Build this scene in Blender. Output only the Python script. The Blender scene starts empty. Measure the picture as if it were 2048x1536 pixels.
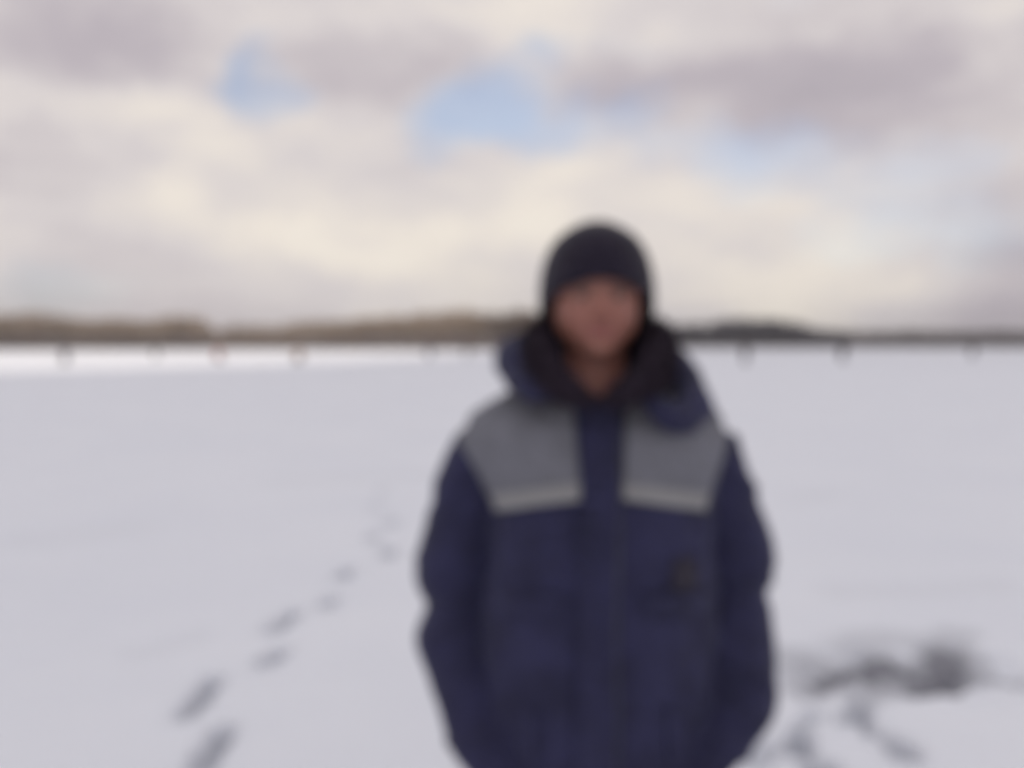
import bpy, bmesh, math, random
import numpy as np
from mathutils import Vector, Matrix, noise as mnoise
from mathutils.bvhtree import BVHTree

random.seed(7)
rng = np.random.default_rng(7)
R = math.radians
scene = bpy.context.scene
COL = scene.collection

# ------------------------------------------------------------------ camera
CAM_H, FPX, HORIZON = 1.58, 1774.0, 690.0          # photograph measured in its own 2048 x 1536 pixels
PITCH = math.atan((768.0 - HORIZON) / FPX)
cam_data = bpy.data.cameras.new('camera')
cam = bpy.data.objects.new('camera', cam_data); COL.objects.link(cam)
cam.location = (0, 0, CAM_H)
cam.rotation_euler = (R(90) - PITCH, 0, 0)
cam_data.sensor_width = 36.0
cam_data.lens = 36.0 * FPX / 2048.0
cam_data.clip_start = 0.02
cam_data.clip_end = 20000
cam_data.dof.use_dof = True                         # the whole photograph is out of focus: focused far too close
cam_data.dof.focus_distance = 0.12
cam_data.dof.aperture_fstop = 10.6
scene.camera = cam
scene.view_settings.view_transform = 'Standard'
scene.view_settings.look = 'None'
scene.view_settings.exposure = 0.14
scene.view_settings.gamma = 1.0
scene.view_settings.use_curve_mapping = False
scene.cycles.use_denoising = True
scene.cycles.max_bounces = 7
scene.cycles.diffuse_bounces = 5

def ray(px, py):
    X, Y = px - 1024.0, py - 768.0
    return Vector((X, FPX * math.cos(PITCH) - Y * math.sin(PITCH),
                   -FPX * math.sin(PITCH) - Y * math.cos(PITCH)))
def P(px, py, depth):                               # the point on a pixel's ray at that distance from the lens plane
    d = ray(px, py)
    return Vector((0, 0, CAM_H)) + d * (depth / d.y)
def G(px, py):                                      # the pixel's point on the ice
    d = ray(px, py)
    return Vector((0, 0, CAM_H)) + d * (-CAM_H / d.z)
def azel(px, py):
    d = ray(px, py).normalized()
    return math.atan2(d.x, d.y), math.asin(d.z)

# ------------------------------------------------------------------ world and sun
SUN_EL = R(33)
SUN_DIR = Vector((-0.6 * math.cos(SUN_EL), -0.8 * math.cos(SUN_EL), math.sin(SUN_EL)))   # towards the sun: behind, left
world = bpy.data.worlds.new('World'); scene.world = world; world.use_nodes = True
wt = world.node_tree; wt.nodes.clear()
class NT:
    def __init__(s, t): s.t = t
    def n(s, typ, ins=None, **kw):
        nd = s.t.nodes.new(typ)
        for k, v in kw.items(): setattr(nd, k, v)
        for k, v in (ins or {}).items():
            if isinstance(v, bpy.types.NodeSocket): s.t.links.new(v, nd.inputs[k])
            else: nd.inputs[k].default_value = v
        return nd
    def m(s, op, a, b=0.0, c=None):
        ins = {0: a, 1: b}
        if c is not None: ins[2] = c
        return s.n('ShaderNodeMath', ins, operation=op).outputs[0]
    def v(s, op, a, b=(0, 0, 0)):
        nd = s.n('ShaderNodeVectorMath', {0: a, 1: b}, operation=op)
        return nd.outputs['Value'] if op in ('LENGTH', 'DOT_PRODUCT') else nd.outputs['Vector']
    def noise(s, vec, scale, detail=4.0, rough=0.55, col=False):
        nd = s.n('ShaderNodeTexNoise', {'Vector': vec, 'Scale': scale, 'Detail': detail, 'Roughness': rough})
        return nd.outputs['Color' if col else 'Fac']
    def ramp(s, fac, stops, interp='LINEAR'):
        nd = s.n('ShaderNodeValToRGB', {'Fac': fac}); cr = nd.color_ramp; cr.interpolation = interp
        while len(cr.elements) > 1: cr.elements.remove(cr.elements[-1])
        cr.elements[0].position, cr.elements[0].color = stops[0][0], (*stops[0][1], 1)
        for p, c in stops[1:]:
            e = cr.elements.new(p); e.color = (*c, 1)
        return nd.outputs['Color']
    def mix(s, fac, a, b):
        nd = s.n('ShaderNodeMix', None, data_type='RGBA')
        for sock, val in ((nd.inputs[0], fac), (nd.inputs[6], a), (nd.inputs[7], b)):
            if isinstance(val, bpy.types.NodeSocket): s.t.links.new(val, sock)
            else: sock.default_value = val if not isinstance(val, tuple) else (*val[:3], 1)
        return nd.outputs[2]
W = NT(wt)
sky = W.n('ShaderNodeTexSky', None, sky_type='NISHITA', sun_disc=False, sun_elevation=SUN_EL,
          sun_rotation=math.atan2(SUN_DIR.x, SUN_DIR.y), air_density=1.0, dust_density=0.6, ozone_density=4.0)
gen = W.n('ShaderNodeTexCoord').outputs['Generated']
vec = W.v('NORMALIZE', gen)
warp = W.v('SUBTRACT', W.noise(vec, 6.0, 6.0, 0.62, True), (0.5, 0.5, 0.5))
vw = W.v('NORMALIZE', W.v('ADD', vec, W.v('MULTIPLY', warp, (0.16, 0.16, 0.12))))
sx = W.n('ShaderNodeSeparateXYZ', {0: vw})
az = W.m('ARCTAN2', sx.outputs[0], sx.outputs[1])
el = W.m('ARCSINE', sx.outputs[2])
ae = W.n('ShaderNodeCombineXYZ', {0: az, 1: el, 2: 0.0}).outputs[0]
RAD = 1.0 / FPX
def blobs(lst, start):
    acc = start
    for (px, py, rx, ry, amt) in lst:
        a, e = azel(px, py)
        d = W.v('LENGTH', W.v('MULTIPLY', W.v('SUBTRACT', ae, (a, e, 0)), (1 / (rx * RAD), 1 / (ry * RAD), 0)))
        f = W.n('ShaderNodeMapRange', {0: d, 1: 1.45, 2: 0.15, 3: 0.0, 4: amt}, interpolation_type='SMOOTHSTEP').outputs[0]
        acc = W.m('ADD', acc, f)
    return acc
# openings between the clouds, and the darker and lighter cloud masses (photo pixels -> directions in the sky)
flat = W.v('MULTIPLY', vec, (1.0, 1.0, 2.6))
cover_n = W.noise(flat, 2.3, 5.0, 0.55)
gap0 = W.m('MULTIPLY', W.m('SUBTRACT', cover_n, 0.60), 3.0)
gap = blobs([(535, 160, 95, 90, .85), (515, 100, 50, 50, .45), (420, 150, 120, 45, .40), (880, 250, 80, 85, .75), (965, 180, 85, 70, .75), (1085, 100, 60, 35, .55),
             (1090, 240, 170, 60, .62), (1295, 215, 70, 50, .65), (1430, 285, 190, 60, .30), (60, 580, 150, 70, .35),
             (1680, 390, 440, 150, .50),
             (230, 320, 330, 130, -.6), (780, 90, 200, 80, -.5), (1650, 150, 330, 120, -.7), (1000, 490, 700, 100, -.7),
             (230, 50, 190, 60, -.5), (680, 280, 100, 70, -.5)], gap0)
gap = W.n('ShaderNodeMapRange', {0: gap, 1: -0.08, 2: 0.9, 3: 0.0, 4: 1.0}, interpolation_type='LINEAR').outputs[0]
tone_n = W.m('MULTIPLY', W.m('SUBTRACT', W.noise(W.v('ADD', flat, (3.1, 1.7, 0)), 4.6, 6.0, 0.55), 0.5), 0.80)
tone = blobs([(1720, 165, 380, 110, -.34), (800, 130, 230, 60, -.17), (1190, 160, 150, 60, -.20), (230, 70, 170, 70, -.17), (60, 20, 120, 60, -.06),
              (160, 320, 220, 60, -.07), (1980, 540, 110, 150, -.14), (680, 320, 130, 50, -.06),
              (60, 600, 120, 60, -.12), (340, 70, 120, 60, -.05), (500, 540, 200, 40, -.04),
              (760, 485, 220, 60, .22), (1060, 430, 100, 80, .16), (1560, 560, 300, 90, .22), (450, 290, 120, 50, .14),
              (380, 395, 80, 60, .14), (1110, 330, 220, 45, .12), (1900, 25, 220, 35, .10), (900, 20, 220, 35, .10),
              (110, 195, 260, 45, .14), (1960, 140, 90, 55, .22), (1300, 90, 90, 60, .08), (1100, 570, 600, 80, .08), (1000, 420, 900, 160, .06), (320, 190, 90, 40, .10)],
             W.m('ADD', tone_n, 0.54))
cloud_col = W.ramp(tone, [(0.0, (.38, .345, .385)), (.30, (.48, .435, .468)), (.56, (.655, .608, .605)),
                          (.80, (.82, .752, .675)), (1.0, (.90, .84, .74))])
bg_sky = W.n('ShaderNodeBackground', {'Color': sky.outputs[0], 'Strength': 0.135})
bg_cl = W.n('ShaderNodeBackground', {'Color': cloud_col, 'Strength': 1.0})
open_fac = W.m('MULTIPLY', gap, 0.52)
mixw = W.n('ShaderNodeMixShader', {0: open_fac, 1: bg_cl.outputs[0], 2: bg_sky.outputs[0]})
W.n('ShaderNodeOutputWorld', {'Surface': mixw.outputs[0]})
world.cycles.sampling_method = 'MANUAL'; world.cycles.sample_map_resolution = 512

sun_data = bpy.data.lights.new('sun', 'SUN'); sun = bpy.data.objects.new('sun', sun_data); COL.objects.link(sun)
sun_data.energy = 2.15; sun_data.angle = R(0.53); sun_data.color = (1.0, 0.89, 0.74)
sun.rotation_euler = SUN_DIR.to_track_quat('Z', 'Y').to_euler()
sun.location = SUN_DIR * 100

# ------------------------------------------------------------------ helpers
def tag(o, label=None, cat=None, group=None, kind=None):
    for k, v in (('label', label), ('category', cat), ('group', group), ('kind', kind)):
        if v: o[k] = v
    return o
def empty(name, loc=(0, 0, 0), rz=0.0):
    o = bpy.data.objects.new(name, None); COL.objects.link(o)
    o.location = loc; o.rotation_euler = (0, 0, rz); o.empty_display_size = 0.1
    return o
def link(name, me, mat=None, parent=None, smooth=True):
    o = bpy.data.objects.new(name, me); COL.objects.link(o)
    if mat is not None and not me.materials: me.materials.append(mat)
    if smooth: me.polygons.foreach_set('use_smooth', [True] * len(me.polygons))
    if parent is not None: o.parent = parent
    return o
def mesh_from(name, v, f):
    me = bpy.data.meshes.new(name); me.from_pydata([tuple(p) for p in v], [], [tuple(q) for q in f]); me.update()
    return me
def mesh_np(name, v, f):                             # arrays: (n,3) vertices, (m,3) or (m,4) faces
    v = np.ascontiguousarray(v, dtype=np.float32); f = np.ascontiguousarray(f, dtype=np.int32)
    me = bpy.data.meshes.new(name); k = f.shape[1]
    me.vertices.add(len(v)); me.vertices.foreach_set('co', v.ravel())
    me.loops.add(f.size); me.loops.foreach_set('vertex_index', f.ravel())
    me.polygons.add(len(f)); me.polygons.foreach_set('loop_start', np.arange(0, f.size, k, dtype=np.int32))
    me.update(calc_edges=True); me.validate()
    return me
class Shape:                                         # collects closed lofts
    def __init__(s): s.v, s.f = [], []
    def loft(s, rings, closed_ring=True):
        n = len(rings[0]); b = len(s.v)
        for r in rings: s.v += [tuple(p) for p in r]
        for i in range(len(rings) - 1):
            for j in range(n if closed_ring else n - 1):
                k = (j + 1) % n
                s.f.append((b + i * n + j, b + i * n + k, b + (i + 1) * n + k, b + (i + 1) * n + j))
        if closed_ring:
            for base, rev in ((b, True), (b + (len(rings) - 1) * n, False)):
                c = len(s.v); s.v.append(tuple(np.mean([s.v[base + j] for j in range(n)], axis=0)))
                for j in range(n):
                    k = (j + 1) % n
                    s.f.append((c, base + k, base + j) if rev else (c, base + j, base + k))
        return s
    def tube(s, pts, rads, n=14, sub=4, flat=(1.0, 1.0)):
        pts, rads = spline(pts, rads, sub)
        rings = []; up = Vector((0.13, 0.97, 0.2)).normalized()
        for i, p in enumerate(pts):
            t = (pts[min(i + 1, len(pts) - 1)] - pts[max(i - 1, 0)]).normalized()
            a = up - t * up.dot(t)
            if a.length < 1e-3: a = t.orthogonal()
            a.normalize(); up = a; b = t.cross(a)
            rings.append([p + a * (math.cos(q) * rads[i] * flat[0]) + b * (math.sin(q) * rads[i] * flat[1])
                          for q in [2 * math.pi * k / n for k in range(n)]])
        # rounded ends
        for end, sgn in ((0, -1), (-1, 1)):
            t = (pts[end] - pts[1 if end == 0 else -2]).normalized(); extra = []
            for w, h in ((.85, .45), (.45, .85)):
                extra.append([pts[end] + (Vector(q) - pts[end]) * w + t * (rads[end] * h) for q in rings[end]])
            rings = (extra[::-1] + rings) if end == 0 else (rings + extra)
        return s.loft(rings)
    def mesh(s, name): return mesh_from(name, s.v, s.f)
def spline(pts, rads, sub):
    pts = [Vector(p) for p in pts]; n = len(pts); op, orr = [], []
    for i in range(n - 1):
        p0, p1, p2, p3 = pts[max(i - 1, 0)], pts[i], pts[i + 1], pts[min(i + 2, n - 1)]
        r0, r1, r2, r3 = rads[max(i - 1, 0)], rads[i], rads[i + 1], rads[min(i + 2, n - 1)]
        for k in range(sub):
            t = k / sub; h = lambda a, b, c, d: .5 * ((2 * b) + (c - a) * t + (2 * a - 5 * b + 4 * c - d) * t * t + (3 * b - a - 3 * c + d) * t ** 3)
            op.append(Vector([h(p0[q], p1[q], p2[q], p3[q]) for q in range(3)])); orr.append(h(r0, r1, r2, r3))
    return op + [pts[-1]], orr + [rads[-1]]
def remeshed(shape, name, voxel, smooth=6, factor=.5):   # fuse closed lofts into one continuous surface
    me = shape.mesh(name + '_src'); o = bpy.data.objects.new(name + '_src', me); COL.objects.link(o)
    m = o.modifiers.new('r', 'REMESH'); m.mode = 'VOXEL'; m.voxel_size = voxel
    if smooth:
        s = o.modifiers.new('s', 'SMOOTH'); s.factor = factor; s.iterations = smooth
    dg = bpy.context.evaluated_depsgraph_get(); dg.update()
    out = bpy.data.meshes.new_from_object(o.evaluated_get(dg)); out.name = name
    bpy.data.objects.remove(o); bpy.data.meshes.remove(me)
    return out
def displace(me, fn):
    n = len(me.vertices); co = np.empty(n * 3, np.float32); me.vertices.foreach_get('co', co); co = co.reshape(-1, 3)
    no = np.array([v.normal[:] for v in me.vertices], np.float32)
    d = np.array([fn(Vector(c), Vector(q)) for c, q in zip(co, no)], np.float32)
    me.vertices.foreach_set('co', (co + no * d[:, None]).ravel()); me.update()

def material(name, color, rough=0.8, noise_scale=0.0, var=0.15, bump=0.0, bump_scale=None, spec=0.3, sheen=0.0, color2=None):
    m = bpy.data.materials.new(name); m.use_nodes = True; t = NT(m.node_tree); nodes = m.node_tree.nodes
    bs = nodes['Principled BSDF']; bs.inputs['Roughness'].default_value = rough
    bs.inputs['Specular IOR Level'].default_value = spec
    bs.inputs['Base Color'].default_value = (*color, 1)
    if sheen: bs.inputs['Sheen Weight'].default_value = sheen; bs.inputs['Sheen Roughness'].default_value = .5
    oc = t.n('ShaderNodeTexCoord').outputs['Object']
    if noise_scale:
        c2 = color2 or tuple(c * (1 - var * 2) for c in color); c1 = color if color2 else tuple(min(1, c * (1 + var)) for c in color)
        f = t.noise(oc, noise_scale, 5.0, .6)
        f = t.n('ShaderNodeMapRange', {0: f, 1: .3, 2: .7}).outputs[0]
        m.node_tree.links.new(t.mix(f, c1, c2), bs.inputs['Base Color'])
    if bump:
        b = t.n('ShaderNodeBump', {'Height': t.noise(oc, bump_scale or noise_scale * 8, 3.0), 'Strength': 1.0, 'Distance': bump})
        m.node_tree.links.new(b.outputs[0], bs.inputs['Normal'])
    return m

# ------------------------------------------------------------------ numpy noise
def vnoise(x, y, seed=0):
    xi, yi = np.floor(x).astype(np.int64), np.floor(y).astype(np.int64); fx, fy = x - xi, y - yi
    def h(a, b):
        n = (a * 374761393 + b * 668265263 + seed * 974711) & 0x7fffffff
        n = ((n ^ (n >> 13)) * 1274126177) & 0x7fffffff
        return ((n ^ (n >> 16)) & 0xffff) / 65535.0
    u, v = fx * fx * (3 - 2 * fx), fy * fy * (3 - 2 * fy)
    return (h(xi, yi) * (1 - u) + h(xi + 1, yi) * u) * (1 - v) + (h(xi, yi + 1) * (1 - u) + h(xi + 1, yi + 1) * u) * v - .5
def fbm(x, y, oct=4, seed=0):
    s, a = 0, 1.0
    for i in range(oct): s = s + a * vnoise(x, y, seed + i); x, y, a = x * 2.03, y * 2.03, a * .5
    return s
def sstep(a, b, x):
    t = np.clip((x - a) / (b - a), 0, 1); return t * t * (3 - 2 * t)

# ------------------------------------------------------------------ snow-covered ice, one sheet to the horizon
def axis(fine0, fine1, step, far0, far1, grow=1.09):
    a = list(np.arange(fine0, fine1, step)); s = step; x = a[-1]
    while x < far1: s *= grow; x += s; a.append(x)
    s = step; x = fine0; lo = []
    while x > far0: s *= grow; x -= s; lo.append(x)
    return np.array(lo[::-1] + a)
gx, gy = axis(-2.6, 3.0, .016, -9000, 9000), axis(2.7, 8.0, .016, -6000, 14000, 1.07)
X, Y = np.meshgrid(gx, gy)
near = np.exp(-((X / 40) ** 2 + (Y / 40) ** 2))
Z = near * (.035 * fbm(X * .5, Y * .9, 3, 11) + .015 * fbm(X * 1.6, Y * 4.0, 4, 5) + .004 * fbm(X * 14, Y * 14, 3, 9))
Z += .10 * fbm(X * .03, Y * .05, 3, 21) * np.exp(-((X / 300) ** 2 + (Y / 300) ** 2)) * sstep(8, 40, np.hypot(X, Y))
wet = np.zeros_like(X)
def capsule(p, q, w):
    ax, ay, bx, by = p.x, p.y, q.x, q.y
    t = np.clip(((X - ax) * (bx - ax) + (Y - ay) * (by - ay)) / ((bx - ax) ** 2 + (by - ay) ** 2 + 1e-9), 0, 1)
    return np.hypot(X - ax - t * (bx - ax), Y - ay - t * (by - ay)) / w
edge = .50 * fbm(X * 13, Y * 13, 4, 33)
steps = [((438, 1353), (366, 1442), .056, .085, .55), ((448, 1455), (392, 1548), .060, .085, .55), ((593, 1223), (539, 1268), .056, .08, .5),
         ((564, 1301), (519, 1335), .056, .08, .5), ((701, 1140), (680, 1161), .058, .075, .45), ((668, 1198), (651, 1215), .060, .075, .45),
         ((781, 1097), (771, 1115), .064, .07, .42), ((750, 1066), (742, 1082), .064, .07, .42), ((785, 1036), (777, 1049), .066, .06, .35),
         ((753, 1005), (746, 1018), .066, .05, .25), ((769, 972), (764, 983), .066, .045, .2),
         ((1602, 1456), (1593, 1516), .058, .08, .5), ((1634, 1428), (1611, 1446), .05, .06, .35), ((1722, 1411), (1701, 1449), .062, .08, .55),
         ((1736, 1457), (1756, 1474), .056, .06, .45), ((1795, 1487), (1818, 1513), .060, .08, .55), ((1508, 1530), (1540, 1492), .06, .06, .35),
         ((1620, 1545), (1655, 1535), .06, .08, .6)]
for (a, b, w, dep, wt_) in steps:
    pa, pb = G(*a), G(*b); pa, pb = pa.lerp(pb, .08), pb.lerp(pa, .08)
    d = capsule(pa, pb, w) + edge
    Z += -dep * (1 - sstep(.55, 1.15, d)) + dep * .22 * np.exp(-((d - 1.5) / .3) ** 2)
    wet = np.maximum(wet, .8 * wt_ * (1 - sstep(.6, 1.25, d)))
for (a, b, w) in [((290, 1302), (392, 1272), .12), ((1590, 1002), (1665, 984), .2), ((900, 950), (560, 960), .3), ((1700, 1180), (1980, 1165), .2), ((40, 1080), (260, 1060), .25)]:
    d = capsule(G(*a), G(*b), w) + .6 * fbm(X * 4, Y * 4, 3, 91)      # faint wind-scoured streaks
    Z -= .014 * (1 - sstep(.3, 1.4, d)); wet = np.maximum(wet, .07 * (1 - sstep(.2, 1.4, d)))
# broken-up slushy patch beside the man
patch = [((1668, 1356), (1716, 1338), .11, .95), ((1765, 1322), (1838, 1342), .15, 1.), ((1898, 1296), (1908, 1350), .13, 1.),
         ((1850, 1366), (1930, 1362), .12, 1.), ((1925, 1360), (1995, 1350), .09, .75), ((1590, 1330), (1660, 1330), .22, .42),
         ((1640, 1380), (1760, 1375), .16, .45), ((1700, 1285), (1800, 1275), .14, .25), ((1760, 1345), (1880, 1350), .18, .7),
         ((1860, 1280), (1920, 1265), .12, .30)]
lump = fbm(X * 9, Y * 9, 4, 55)
for (a, b, w, amt) in patch:
    d = capsule(G(*a), G(*b), w * 1.12) + .75 * fbm(X * 7, Y * 7, 4, 77)
    m_ = amt * (1 - sstep(.35, 1.35, d))
    wet = np.maximum(wet, m_)
pm = sstep(.1, .7, wet) * sstep(1.0, 1.15, X) * (Y > 3.2)
rough_zone = 1 - sstep(.6, 1.6, capsule(G(1640, 1335), G(1960, 1340), .34))
Z += rough_zone * (.10 * lump + .035 * fbm(X * 26, Y * 26, 2, 8)) - pm * .05
me = mesh_np('snow_field', np.stack([X, Y, Z], -1).reshape(-1, 3),
             (lambda nx, ny: (lambda i: np.stack([i, i + 1, i + nx + 1, i + nx], -1).reshape(-1, 4))(
                 (np.arange(ny - 1)[:, None] * nx + np.arange(nx - 1)[None]).astype(np.int32)))(len(gx), len(gy)))
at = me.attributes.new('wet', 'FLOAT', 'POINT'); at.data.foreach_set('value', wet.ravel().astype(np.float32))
snow_mat = bpy.data.materials.new('snow'); snow_mat.use_nodes = True; T = NT(snow_mat.node_tree); bs = snow_mat.node_tree.nodes['Principled BSDF']
oc = T.n('ShaderNodeTexCoord').outputs['Object']
big = T.n('ShaderNodeMapRange', {0: T.noise(oc, .45, 5.0, .6), 1: .3, 2: .7}).outputs[0]; fine = T.noise(oc, 9.0, 5.0, .6)
snowc = T.mix(big, (.86, .885, .935), (.80, .83, .895))
snowc = T.mix(T.m('MULTIPLY', fine, .25), snowc, (.76, .78, .86))
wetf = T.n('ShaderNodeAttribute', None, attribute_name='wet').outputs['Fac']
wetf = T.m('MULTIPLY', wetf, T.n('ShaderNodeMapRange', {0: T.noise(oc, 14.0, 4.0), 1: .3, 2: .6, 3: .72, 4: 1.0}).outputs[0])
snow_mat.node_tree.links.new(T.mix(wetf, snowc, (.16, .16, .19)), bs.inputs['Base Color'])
snow_mat.node_tree.links.new(T.n('ShaderNodeMapRange', {0: wetf, 3: .85, 4: .45}).outputs[0], bs.inputs['Roughness'])
bs.inputs['Specular IOR Level'].default_value = .2
snow_mat.node_tree.links.new(T.n('ShaderNodeBump', {'Height': T.noise(oc, 60.0, 4.0), 'Strength': .6, 'Distance': .006}).outputs[0], bs.inputs['Normal'])
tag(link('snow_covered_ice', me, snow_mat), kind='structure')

# ------------------------------------------------------------------ the cloud overhead whose shadow lies on the near ice
def make_cloud():
    H = 400.0; off = SUN_DIR * (H / SUN_DIR.z)
    shadow = [(-60, -70), (-52, 0), (-30.5, 53), (-25, 61), (-18, 76), (-9, 112), (-4, 170), (0, 260), (3, 360), (40, 560), (300, 860), (650, 840),
              (800, 250), (560, -280), (100, -330), (-90, -210)]
    c = Vector((220, 140)); n = 260
    ang = sorted((math.atan2(y - c.y, x - c.x), math.hypot(x - c.x, y - c.y)) for x, y in shadow)
    a0 = np.array([a for a, _ in ang]); r0 = np.array([r for _, r in ang])
    th = np.linspace(-math.pi, math.pi, n, endpoint=False)
    rad = np.interp(th, np.concatenate([a0 - 2 * math.pi, a0, a0 + 2 * math.pi]), np.tile(r0, 3))
    rad *= 1 + .011 * fbm(np.cos(th) * 30, np.sin(th) * 30, 3, 4)
    v, rows = [], []
    prof = [(q, math.sqrt(max(0, 1 - q ** 4))) for q in np.linspace(.04, 1, 26)]
    for top in (1, -1):
        for q, h in (prof if top == 1 else prof[-2::-1]):
            x, y = c.x + rad * q * np.cos(th), c.y + rad * q * np.sin(th)
            b = fbm(x / 90, y / 90, 4, 3)
            z = H + (h * (55 + 55 * b) if top == 1 else -h * (12 + 14 * b))
            rows.append(np.stack([x + off.x, y + off.y, z + 0 * x], -1))
    s = Shape(); s.loft([[tuple(p) for p in r] for r in rows]); return s.mesh('cloud')
cm = bpy.data.materials.new('cloud'); cm.use_nodes = True; ct = NT(cm.node_tree); cm.node_tree.nodes.clear()
cw = ct.ramp(ct.noise(ct.n('ShaderNodeTexCoord').outputs['Object'], .012, 5.0), [(.3, (.89, .91, .945)), (.7, (.95, .965, .99))])
dif = ct.n('ShaderNodeBsdfDiffuse', {'Color': cw}); trn = ct.n('ShaderNodeBsdfTranslucent', {'Color': cw})
ct.n('ShaderNodeOutputMaterial', {'Surface': ct.n('ShaderNodeMixShader', {0: .66, 1: dif.outputs[0], 2: trn.outputs[0]}).outputs[0]})
tag(link('cloud', make_cloud(), cm), kind='structure')

# ------------------------------------------------------------------ far shore and its woods
bank_mat = material('dry_reed_bank', (.20, .155, .115), .95, .25, .2, color2=(.13, .105, .10))
def bank(name, pts, h, w):
    v, f = [], []
    n = len(pts)
    for i, (x, y) in enumerate(pts):
        j = h * (1 + .35 * math.sin(i * 1.7) + .25 * math.sin(i * .61))
        t = Vector((x, y)).normalized()
        for q, z in ((0, -.4), (.6, .25 * j), (2.5, .8 * j), (w * .4, j * 1.1), (w, j * 1.4)):
            v.append((x + t.x * q, y + t.y * q, z))
    for i in range(n - 1):
        for k in range(4): f.append((i * 5 + k, (i + 1) * 5 + k, (i + 1) * 5 + k + 1, i * 5 + k + 1))
    return tag(link(name, mesh_from(name, v, f), bank_mat), kind='structure')
def shore_line(px0, px1, d0, d1, n):
    out = []
    for i in range(n):
        px = px0 + (px1 - px0) * i / (n - 1); d = d0 + (d1 - d0) * i / (n - 1) + 6 * math.sin(i * .9) + 3 * math.sin(i * 2.3)
        out.append(((px - 1024) / FPX * d, d))
    return out
bank('far_shore', shore_line(-1900, 1330, 290, 300, 180), .9, 160)
bank('far_shore', shore_line(1180, 1700, 490, 520, 60), 1.0, 200)
bank('far_shore', shore_line(1560, 2900, 640, 660, 120), 1.2, 300)

def quad_blades(base, tip, w, side):
    b, t = np.array(base), np.array(tip); d = t - b
    s = np.cross(d, side); s = s / (np.linalg.norm(s, axis=1, keepdims=True) + 1e-9) * w[:, None]
    return np.stack([b - s, b + s, t], 1)            # slim triangles
def bare_tree(seed, h=1.0, spread=.26, n_limb=18, n_twig=330):      # unit-height leafless tree: trunk, limbs, twigs
    r = np.random.default_rng(seed); tris, tone = [], []
    for k in range(5):                               # trunk
        a0, a1 = 2 * math.pi * k / 5, 2 * math.pi * (k + 1) / 5; w = .012
        tris.append([(w * math.cos(a0), w * math.sin(a0), -.03), (w * math.cos(a1), w * math.sin(a1), -.03), (0, 0, .9)]); tone.append(0)
    ends = []
    for k in range(n_limb):
        z0 = r.uniform(.22, .8); a = r.uniform(0, 2 * math.pi); L = spread * (1.1 - z0 * .75) * r.uniform(.7, 1.2)
        b = np.array([0, 0, z0]); t = b + np.array([math.cos(a) * L, math.sin(a) * L, L * r.uniform(.5, 1.3)]); t[2] = min(t[2], 1.0)
        tri = quad_blades([b], [t], np.array([.006]), r.normal(size=(1, 3))); tris.append(tri[0]); tone.append(0)
        tri = quad_blades([b], [t], np.array([.006]), r.normal(size=(1, 3))); tris.append(tri[0]); tone.append(0)
        ends.append((b, t))
    ends.append((np.array([0, 0, .6]), np.array([0, 0, 1.0])))
    B, Tn = [], []
    for k in range(n_twig):
        b, t = ends[r.integers(len(ends))]; q = r.uniform(.25, 1); p = b + (t - b) * q
        d = r.normal(size=3) * .6 + np.array([0, 0, .7]); d += (t - b) / np.linalg.norm(t - b) * .7; d = d / np.linalg.norm(d)
        e = p + d * r.uniform(.05, .14); e[2] = min(e[2], 1.0 + r.uniform(0, .03)); B.append(p); Tn.append(e)
    tw = quad_blades(B, Tn, r.uniform(.003, .0075, n_twig), r.normal(size=(n_twig, 3)))
    return np.concatenate([np.array(tris), tw]), np.concatenate([np.zeros(len(tris), int), np.ones(n_twig, int)])
def pine_tree(seed, n=260):
    r = np.random.default_rng(seed); tris = []
    for k in range(5):
        a0, a1 = 2 * math.pi * k / 5, 2 * math.pi * (k + 1) / 5; w = .014
        tris.append([(w * math.cos(a0), w * math.sin(a0), -.03), (w * math.cos(a1), w * math.sin(a1), -.03), (0, 0, .97)])
    n0 = len(tris); lo = r.uniform(.08, .3); B, Tn, Wd = [], [], []
    for k in range(n):
        z = lo + (1 - lo) * r.uniform(0, 1) ** .85; a = r.uniform(0, 2 * math.pi)
        L = .17 * (1.03 - z) ** .7 * r.uniform(.55, 1.15)
        q = r.uniform(0, .45); b = np.array([math.cos(a) * L * q, math.sin(a) * L * q, z]); B.append(b)
        Tn.append(np.array([math.cos(a) * L, math.sin(a) * L, z - L * r.uniform(-.1, .45)])); Wd.append(.02 + L * .12)
    tw = quad_blades(B, Tn, np.array(Wd), r.normal(size=(n, 3)))
    return np.concatenate([np.array(tris), tw]), np.concatenate([np.zeros(n0, int), np.ones(n, int)])
def shrub(seed, n=70):
    r = np.random.default_rng(seed); B = r.normal(size=(n, 3)) * [.25, .25, 0]; d = r.normal(size=(n, 3)) * .35 + [0, 0, .8]
    return quad_blades(B, B + d * r.uniform(.6, 1.1, (n, 1)), r.uniform(.012, .03, n), r.normal(size=(n, 3))), np.zeros(n, int)
def wood(name, label, temps, spots, mats):
    V, M = [], []
    for k, (x, y, z, h, wscale) in enumerate(spots):
        t, mi = temps[rng.integers(len(temps))]; a = rng.uniform(0, 6.283); c, s = math.cos(a), math.sin(a)
        q = t.reshape(-1, 3) * [h * wscale, h * wscale, h]
        q = np.stack([q[:, 0] * c - q[:, 1] * s + x, q[:, 0] * s + q[:, 1] * c + y, q[:, 2] + z], -1)
        V.append(q); M.append(mi)
    V = np.concatenate(V); M = np.concatenate(M)
    me = mesh_np(name, V, np.arange(len(V)).reshape(-1, 3))
    for m in mats: me.materials.append(m)
    if len(me.polygons) == len(M): me.polygons.foreach_set('material_index', M.astype(np.int32))
    return tag(link(name, me, smooth=False), label, 'wood', kind='stuff')
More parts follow.
